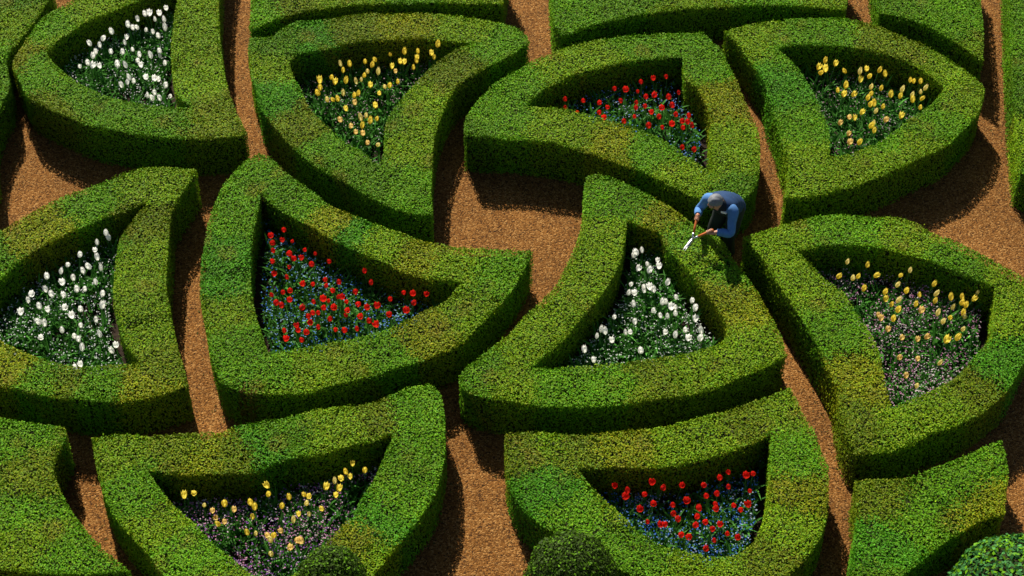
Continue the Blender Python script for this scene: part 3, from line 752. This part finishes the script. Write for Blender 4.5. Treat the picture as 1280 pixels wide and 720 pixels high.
for key, c in COVER.items():
    bed = B[key]
    t = tessellate_polygon([[Vector((x, y, 0)) for x, y in inset(bed, -0.03)]])
    sm = mesh_np('bed_soil', np.array([(x, y, SOIL) for x, y in inset(bed, -0.03)]), None, [list(i) for i in t], mats=[M_SOIL])
    tag(link('bed_soil', sm), kind='structure')
    lo, hi = bed.min(0), bed.max(0)
    area_box = float(np.prod(hi - lo))
    safe = inset(bed, 0.10)

    def scatter(n):
        p = rng.uniform(lo, hi, (n, 2))
        return p[inside_many(p, safe)]

    def clump(p):       # plants come in uneven clumps with bare soil between
        return lumps(p[:, 0], p[:, 1], 0.55, len(key) + lo[0]) + rng.normal(0, 0.25, len(p)) > -0.42
    V, F4, C4, nb = [], [], [], 0
    # broad little leaves
    p = scatter(int(area_box * c['den'] * 3.0))
    p = p[clump(p)]
    z = SOIL + rng.uniform(0.01, 0.20, len(p))
    v, f = leaf_quads(np.column_stack([p, z]), np.tile([0, 0, 1.0], (len(p), 1)), 0.055, 0.6)
    col = np.array([0.048, 0.170, 0.020]) * rng.lognormal(0, 0.35, (len(p), 1))
    V.append(v); F4.append(f); C4.append(col); nb += len(v)
    # long upright blades
    p = scatter(int(area_box * c['den'] * 0.36))
    p = p[clump(p)]
    for q in p:
        bv, bf = blade_strip((q[0], q[1], SOIL), random.uniform(0, 6.28), random.uniform(0.20, 0.38), random.uniform(0.016, 0.040), random.uniform(0.1, 0.7), rows=4)
        V.append(bv); F4.append(np.array(bf) + nb); nb += len(bv)
        C4.append(np.tile(np.array([0.070, 0.235, 0.030]) * random.lognormvariate(0, 0.35), (len(bf), 1)))
    # small flowers, five sided and cupped: two quads' worth of petals each
    p = scatter(int(c['n'] * area_box / max(1e-6, abs(np.sum(bed[:, 0] * np.roll(bed[:, 1], -1) - np.roll(bed[:, 0], -1) * bed[:, 1]) / 2))))
    p = p[lumps(p[:, 0], p[:, 1], 0.7, 1.7) + rng.normal(0, 0.35, len(p)) > -0.25]
    z = SOIL + rng.uniform(0.10, 0.27, len(p))
    ci = ((lumps(p[:, 0], p[:, 1], 0.8, 4.0) + rng.normal(0, 0.45, len(p)) + 1.0) * 0.5 * len(c['fl'])).astype(int).clip(0, len(c['fl']) - 1)
    fcol = np.array(c['fl'])[ci] * rng.uniform(0.75, 1.15, (len(p), 1))
    for rot in range(2):
        v, f = leaf_quads(np.column_stack([p, z + 0.002 * rot]), np.tile([0, -0.1, 1.0], (len(p), 1)), 0.023, 0.35)
        V.append(v); F4.append(f + nb); C4.append(fcol); nb += len(v)
    F4[0] = F4[0]
    me = mesh_np('flowering_groundcover', np.concatenate(V), np.concatenate(F4), mats=[M_COVER], col4=np.clip(np.concatenate(C4), 0, 0.85))
    o = link('flowering_groundcover', me)
    tag(o, NAMES[TILES[key][0]] + WHERE[key], 'groundcover', None, 'stuff')


# ------------------------------------------------------------------ what falls from the hedges
def litter():
    P_, C_ = [], []
    for ow in OUTS:
        en, el = outward(ow)
        m = int(el.sum() * 26)
        e = rng.choice(len(ow), m, p=el / el.sum())
        q = ow[e] + en[e] * rng.exponential(0.07, (m, 1))
        P_.append(np.column_stack([q, rng.uniform(0.006, 0.016, m)]))
    p = np.concatenate(P_)
    v, f = leaf_quads(p, np.tile([0, 0, 1.0], (len(p), 1)), 0.024, 0.35)
    c = np.array([(0.09, 0.07, 0.02), (0.06, 0.10, 0.015), (0.10, 0.05, 0.02)])[rng.integers(0, 3, len(p))] * rng.lognormal(0, 0.3, (len(p), 1))
    o = link('fallen_leaves', mesh_np('fallen_leaves', v, f, mats=[M_COVER], col4=c))
    tag(o, 'small dropped box leaves lying on the gravel along the hedge feet', 'leaves', None, 'stuff')
    # fresh clippings where the shears have just worked
    c0 = at(858, 312, HH)
    n = 150
    q = np.column_stack([c0[:2] + rng.normal(0, 0.20, (n, 2)), HH + rng.uniform(0.0, 0.02, n)])
    q = q[inside_many(q[:, :2], inset(OUTS_BY['b7'], 0.03)) & ~inside_many(q[:, :2], inset(B['b7'], -0.03))]
    v, f = leaf_quads(q, np.tile([0, 0, 1.0], (len(q), 1)), 0.034, 0.5)
    c = np.array([0.16, 0.36, 0.03]) * rng.lognormal(0, 0.25, (len(q), 1))
    o = link('hedge_clippings', mesh_np('hedge_clippings', v, f, mats=[M_COVER], col4=c))
    tag(o, 'fresh pale green clippings lying on the hedge top under the shears', 'clippings', None, 'stuff')


litter()

# ------------------------------------------------------------------ the gardener
def skin_mesh(name, verts, edges, radii, root, mats, levels=2, pick=None):
    """one continuous surface grown round a skeleton of joints"""
    me = bpy.data.meshes.new(name + '_joints')
    me.from_pydata([tuple(v) for v in verts], edges, [])
    o = bpy.data.objects.new(name + '_joints', me)
    COL.objects.link(o)
    sk = o.modifiers.new('skin', 'SKIN')
    sk.use_smooth_shade = True
    for i, r in enumerate(radii):
        d = me.skin_vertices[0].data[i]
        d.radius = (r, r) if not isinstance(r, tuple) else r
        d.use_root = (i == root)
    sb = o.modifiers.new('sub', 'SUBSURF')
    sb.levels = sb.render_levels = levels
    dg = bpy.context.evaluated_depsgraph_get()
    dg.update()
    out = bpy.data.meshes.new_from_object(o.evaluated_get(dg))
    out.name = name
    bpy.data.objects.remove(o)
    out.materials.clear()
    for m in mats:
        out.materials.append(m)
    for p in out.polygons:
        p.material_index = pick(p.center) if pick else 0
        p.use_smooth = True
    return out


M_SKIN = material('skin', (0.50, 0.25, 0.16), rough=0.5, vary=(0.12, 20))
M_HAIR = material('grey_hair', (0.20, 0.21, 0.23), rough=0.6, vary=(0.4, 60))
M_SLEEVE = material('light_blue_cotton', (0.075, 0.20, 0.45), rough=0.8, vary=(0.2, 20))
M_VEST = material('navy_vest', (0.014, 0.050, 0.135), rough=0.8, vary=(0.25, 14))
M_SHIRT = material('dark_pullover', (0.012, 0.018, 0.026), rough=0.9, vary=(0.3, 16))
M_TROUSERS = material('dark_trousers', (0.018, 0.024, 0.020), rough=0.85, vary=(0.3, 14))
M_BOOT = material('black_boot', (0.02, 0.017, 0.014), rough=0.5)
M_BADGE = material('white_badge', (0.75, 0.76, 0.78), rough=0.5, vary=(0.06, 30))
M_STEEL = material('steel', (0.55, 0.56, 0.58), rough=0.28, metal=0.9, vary=(0.15, 30))
M_WOOD = material('varnished_handle', (0.50, 0.13, 0.03), rough=0.4, vary=(0.3, 30))
M_EYE = material('eye', (0.03, 0.02, 0.015), rough=0.2)

ROOT = at(899, 317, 0.0)
F = np.array([-0.60, -0.80, 0.0])        # the way he faces
Lf = np.array([0.80, -0.60, 0.0])        # his left
Z = np.array([0.0, 0.0, 1.0])
man = empty('person', ROOT)
tag(man, 'grey-haired man in navy vest and light blue sleeves bending over the hedge with shears', 'person')


def J(f, l, z):
    return F * f + Lf * (l + 0.07 * z) + Z * (z * 0.93)


handR = at(871.5, 272, 1.00) - ROOT
handL = at(887, 289.5, 0.98) - ROOT
PIV = at(865, 299, 0.875) - ROOT
TIP = at(856.5, 310.5, 0.845) - ROOT


def elbow(sh, ha, pole, a=0.30, b=0.27):
    d = ha - sh
    L = min(np.linalg.norm(d), a + b - 0.01)
    d = d / np.linalg.norm(d)
    x = (a * a - b * b + L * L) / (2 * L)
    hgt = math.sqrt(max(1e-4, a * a - x * x))
    pp = pole - d * np.dot(pole, d)
    return sh + d * x + pp / np.linalg.norm(pp) * hgt


shR, shL = J(0.25, -0.185, 1.27), J(0.25, 0.185, 1.27)


def unit(v):
    return v / np.linalg.norm(v)


axR, axL = unit(PIV - handR), unit(PIV - handL)     # handles run from the hands to the pivot
grR, grL = handR, handL                              # the handle passes through the grip point
elR = elbow(shR, handR, -Lf * 0.45 - Z * 0.8 - F * 0.25)
elL = elbow(shL, handL, Lf * 1.0 - Z * 0.35 - F * 0.35)
head = J(0.40, -0.02, 1.43)

V, E, R = [], [], []


def add(p, r, prev=None):
    V.append(np.array(p))
    R.append(r)
    if prev is not None:
        E.append((prev, len(V) - 1))
    return len(V) - 1


pel = add(J(-0.07, 0, 0.93), 0.115)
s1 = add(J(0.04, 0, 1.06), 0.105, pel)
s2 = add(J(0.16, 0, 1.19), 0.105, s1)
ch = add(J(0.24, 0, 1.265), 0.088, s2)
nk = add(J(0.325, -0.01, 1.335), 0.055, ch)
hd0 = add(J(0.365, -0.015, 1.385), 0.070, nk)
hd1 = add(head, 0.088, hd0)
hd2 = add(J(0.425, -0.022, 1.485), 0.072, hd1)
chin = add(J(0.455, -0.02, 1.375), 0.036, hd0)
nose = add(J(0.512, -0.025, 1.405), 0.014, hd1)
for s in (-1, 1):
    ear = add(J(0.385, -0.02 + 0.094 * s, 1.42), 0.014, hd1)
arms = {}
for s, sh, el, ha, ax in ((-1, shR, elR, handR, axR), (1, shL, elL, handL, axL)):
    clav = add(J(0.24, 0.09 * s, 1.265), 0.062, ch)
    a0 = add(sh, 0.055, clav)
    a1 = add(el, 0.045, a0)
    fore = unit(ha - el)
    back = ha - fore * 0.055
    wr = add(back - fore * 0.035, 0.030, a1)
    side = unit(fore - ax * np.dot(fore, ax))     # from the wrist towards the handle
    pl0 = add(ha - side * 0.040 - fore * 0.012, 0.027, wr)
    up = np.cross(ax, side)
    arms[s] = (wr, fore)
    for k in range(4):
        off = ax * (0.030 - 0.020 * k)
        ln = (0.92, 1.0, 0.95, 0.8)[k]
        r0 = 0.0275
        pr = pl0
        for d_ang in (60, 5, -60, -115):
            a = math.radians(d_ang) * ln
            p = ha + off + (up * math.sin(a) * 1.0 + side * math.cos(a) * 1.0) * r0 if d_ang != 60 else ha + off - side * 0.012 + up * 0.026
            pr = add(p, 0.0092, pr)
    pr = pl0
    for d_ang in (-40, -95, -150):
        a = math.radians(180 + d_ang)
        pr = add(ha + ax * 0.034 + (up * -abs(math.sin(a)) * 0.026 - side * math.cos(a) * 0.020), 0.0105, pr)
feet = {}
for s in (-1, 1):
    hp = add(J(-0.05, 0.095 * s, 0.88), 0.098, pel)
    kn = add(J(0.07, 0.125 * s, 0.48), 0.060, hp)
    an = add(J(-0.02, 0.13 * s, 0.10), 0.042, kn)
    hl = add(J(-0.03, 0.13 * s, 0.045), 0.042, an)
    to = add(J(0.15, 0.15 * s, 0.035), 0.034, an)
    feet[s] = (hp, kn, an, to)
body = link('body', skin_mesh('body', V, E, R, pel, [M_SKIN]), man)


def loft(name, parts, mat, seg=18):
    """cloth drawn round the limbs: rings along smooth paths, (centre, half width, half depth), width along a given side axis, round closed ends"""
    vv, f4, f3 = [], [], []
    for rings, side in parts:
        c = np.array([q[0] for q in rings])
        ab = np.array([q[1:] for q in rings])
        C, A = [], []
        for i in range(len(c) - 1):
            p0, p1, p2, p3 = c[max(i - 1, 0)], c[i], c[i + 1], c[min(i + 2, len(c) - 1)]
            a0, a1, a2, a3 = ab[max(i - 1, 0)], ab[i], ab[i + 1], ab[min(i + 2, len(c) - 1)]
            for t in np.arange(5) / 5:
                h = lambda x0, x1, x2, x3: 0.5 * (2 * x1 + (x2 - x0) * t + (2 * x0 - 5 * x1 + 4 * x2 - x3) * t * t + (3 * x1 - x0 - 3 * x2 + x3) * t**3)
                C.append(h(p0, p1, p2, p3))
                A.append(h(a0, a1, a2, a3))
        C.append(c[-1])
        A.append(ab[-1])
        b0 = len(vv)
        n = len(C)
        for i in range(n):
            d = unit(C[min(i + 1, n - 1)] - C[max(i - 1, 0)])
            s_ = unit(side - d * np.dot(side, d))
            t_ = np.cross(d, s_)
            for k in range(seg):
                a = 2 * math.pi * k / seg
                wr_ = 1 + 0.035 * math.sin(i * 1.9 + 2 * math.sin(a * 2)) * math.sin(a * 3 + i * 0.6)
                vv.append(C[i] + (s_ * math.cos(a) * A[i][0] + t_ * math.sin(a) * A[i][1]) * wr_)
        for i in range(n - 1):
            for k in range(seg):
                j_ = (k + 1) % seg
                f4.append((b0 + i * seg + k, b0 + i * seg + j_, b0 + (i + 1) * seg + j_, b0 + (i + 1) * seg + k))
        for e, ring in ((C[0], b0), (C[-1], b0 + (n - 1) * seg)):
            vv.append(e)
            for k in range(seg):
                j_ = (k + 1) % seg
                f3.append((len(vv) - 1, ring + j_, ring + k) if ring == b0 else (len(vv) - 1, ring + k, ring + j_))
    return link(name, mesh_np(name, np.array(vv), f4, f3, mats=[mat], smooth=True), man)


for s, sh, el in ((-1, shR, elR), (1, shL, elL)):
    wr, fore = arms[s]
    w0 = V[wr]
    loft('sleeve', [([(sh - Lf * s * 0.09 + Z * 0.012, 0.05, 0.05), (sh - Lf * s * 0.05 + Z * 0.004, 0.076, 0.076), (sh + (el - sh) * 0.10, 0.076, 0.074), (sh * 0.5 + el * 0.5, 0.060, 0.058), (el, 0.055, 0.051),
                      (el * 0.5 + w0 * 0.5, 0.057, 0.055), (w0 - fore * 0.02, 0.046, 0.044), (w0 - fore * 0.004, 0.040, 0.038)], unit(np.cross(el - sh, w0 - el)))], M_SLEEVE)
vest = loft('vest', [([(J(-0.135, 0, 0.82), 0.155, 0.125), (J(-0.105, 0, 0.90), 0.178, 0.165), (J(-0.01, 0, 1.025), 0.175, 0.162), (J(0.095, 0, 1.135), 0.190, 0.158), (J(0.19, 0, 1.232), 0.205, 0.144),
                (J(0.26, 0, 1.30), 0.190, 0.105), (J(0.305, -0.004, 1.335), 0.110, 0.075), (J(0.325, -0.006, 1.355), 0.068, 0.062)], Lf)], M_VEST)
loft('pullover', [([(J(-0.10, 0, 0.80), 0.135, 0.11), (J(-0.085, 0, 0.90), 0.160, 0.150), (J(0.01, 0, 1.02), 0.158, 0.150), (J(0.11, 0, 1.13), 0.172, 0.146), (J(0.20, 0, 1.225), 0.185, 0.135),
                (J(0.27, 0, 1.295), 0.165, 0.108), (J(0.318, -0.005, 1.338), 0.095, 0.082), (J(0.340, -0.008, 1.362), 0.070, 0.068)], Lf)], M_SHIRT)
hp, kn, an, to = feet[1]
hq, kq, aq, tq = feet[-1]
loft('trousers', [([(J(-0.085, 0.03 * s, 1.0), 0.115, 0.145), (V[a] + Z * 0.03 - Lf * 0.01 * s, 0.115, 0.135), (V[a] * 0.5 + V[b] * 0.5, 0.098, 0.104), (V[b], 0.080, 0.080), (V[b] * 0.4 + V[c] * 0.6, 0.074, 0.076), (V[c] + Z * 0.005, 0.072, 0.076)], Lf)
                  for s, a, b, c in ((1, hp, kn, an), (-1, hq, kq, aq))], M_TROUSERS)
for s in (-1, 1):
    _, _, a_, t_ = feet[s]
    loft('boot', [([(V[a_] + Z * 0.09, 0.050, 0.054), (V[a_] + Z * 0.02, 0.050, 0.058), (V[a_] - Z * 0.03 + F * 0.01, 0.052, 0.066), (V[a_] - Z * 0.045 + F * 0.06, 0.052, 0.050), (V[t_] + Z * 0.014 - F * 0.02, 0.050, 0.044), (V[t_] + Z * 0.004 + F * 0.035, 0.030, 0.028)], Lf)], M_BOOT)


# hair: a shell over the crown and back of the head, leaving the face free
def hair_shell():
    bm = bmesh.new()
    bmesh.ops.create_uvsphere(bm, u_segments=28, v_segments=18, radius=1.0)
    up_h = unit(J(0.42, 0, 0.90))           # the head's own up, tipped forward
    fw_h = unit(J(0.90, -0.05, -0.42))
    lf_h = np.cross(up_h, fw_h)
    c = J(0.398, -0.02, 1.437)
    kill = []
    for v in bm.verts:
        x, y, z = v.co
        if z < -0.42 or (x > 0.22 and z < 0.50 - 0.25 * abs(y)):
            kill.append(v)
        r = 1 + 0.03 * math.sin(9 * x + 4 * y) * math.sin(8 * z + 3 * y)
        v.co = Vector(c + fw_h * x * 0.108 * r + lf_h * y * 0.094 * r + up_h * z * 0.112 * r)
    bmesh.ops.delete(bm, geom=kill, context='VERTS')
    me = bpy.data.meshes.new('hair')
    bm.to_mesh(me)
    bm.free()
    me.materials.append(M_HAIR)
    for p in me.polygons:
        p.use_smooth = True
    return me


link('hair', hair_shell(), man)


def box_mesh(name, c, ex, ey, ez, mat, bev=0.3):
    bm = bmesh.new()
    bmesh.ops.create_cube(bm, size=1.0)
    bmesh.ops.bevel(bm, geom=bm.edges[:], offset=bev * 0.3, segments=2, affect='EDGES', profile=0.5)
    for v in bm.verts:
        x, y, z = v.co
        v.co = Vector(c + ex * x + ey * y + ez * z)
    me = bpy.data.meshes.new(name)
    bm.to_mesh(me)
    bm.free()
    me.materials.append(mat)
    return me


for s in (-1, 1):
    link('eye', box_mesh('eye', J(0.483, -0.022 + 0.033 * s, 1.425), F * 0.012, Lf * 0.020, Z * 0.012, M_EYE), man)
# small white badge on the left breast, which hangs in front as he bends
bn = unit(J(0.75, 0.2, -0.1))
bx = unit(np.cross(Z, bn))
by = np.cross(bn, bx)
link('badge', box_mesh('badge', J(0.338, 0.10, 1.245), bn * 0.02, bx * 0.075, by * 0.035, M_BADGE), vest)

# shears, held in both hands over the hedge
sh_root = ROOT + PIV
shears = empty('garden_shears', sh_root)
tag(shears, 'long-handled hedge shears with orange-brown handles and steel blades held by the gardener', 'shears')


def bar_mesh(name, path, radii, mat, seg=8):
    v, f = tube(path, radii, seg)
    nv = len(v)
    v = np.concatenate([v, [path[0]], [path[-1]]])
    tri = [(nv, (i + 1) % seg, i) for i in range(seg)] + [(nv + 1, nv - seg + i, nv - seg + (i + 1) % seg) for i in range(seg)]
    return mesh_np(name, v, f, tri, mats=[mat], smooth=True)


o0 = np.zeros(3)
bdir = unit(TIP - PIV)
for hnd, ax, sg in ((handR, axR, 1), (handL, axL, -1)):
    g0 = hnd - PIV
    n0 = o0 - ax * 0.075
    hdl = link('handle', bar_mesh('handle', [g0 - ax * 0.055, g0 - ax * 0.05, g0, g0 * 0.5 + n0 * 0.5, n0], [0.013, 0.020, 0.019, 0.018, 0.016], M_WOOD), shears)
    link('ferrule', bar_mesh('ferrule', [n0 - ax * 0.012, n0 + ax * 0.01, ax * -0.01], [0.0175, 0.0160, 0.0095], M_STEEL), hdl)
    # blade on the far side of the pivot, tapering, with one cutting edge
    sd = unit(np.cross(bdir, Z))
    bd = unit(bdir + sd * 0.07 * sg)
    sp = unit(np.cross(bd, Z))
    nz_ = np.cross(sp, bd)
    Lb = 0.20
    prof = [(-0.02, -0.010, 0.012), (0.02, -0.019, 0.019), (0.08, -0.018, 0.016), (0.15, -0.013, 0.010), (Lb, -0.002, 0.002)]
    v, f = [], []
    for t, a, b in prof:
        for y, z in ((a, 0.0), (0.3 * a, 0.0025), (b, 0.0015), (b, -0.0015), (0.3 * a, -0.0025)):
            v.append(bd * t + sp * y + nz_ * (z + 0.003 * sg))
    for i in range(len(prof) - 1):
        for k in range(5):
            j = (k + 1) % 5
            f.append((i * 5 + k, i * 5 + j, i * 5 + 5 + j, i * 5 + 5 + k))
    link('blade', mesh_np('blade', np.array(v), f, mats=[M_STEEL]), shears)
link('pivot', bar_mesh('pivot', [Z * -0.012, Z * -0.011, Z * 0.011, Z * 0.012], [0.006, 0.011, 0.011, 0.006], M_STEEL), shears)
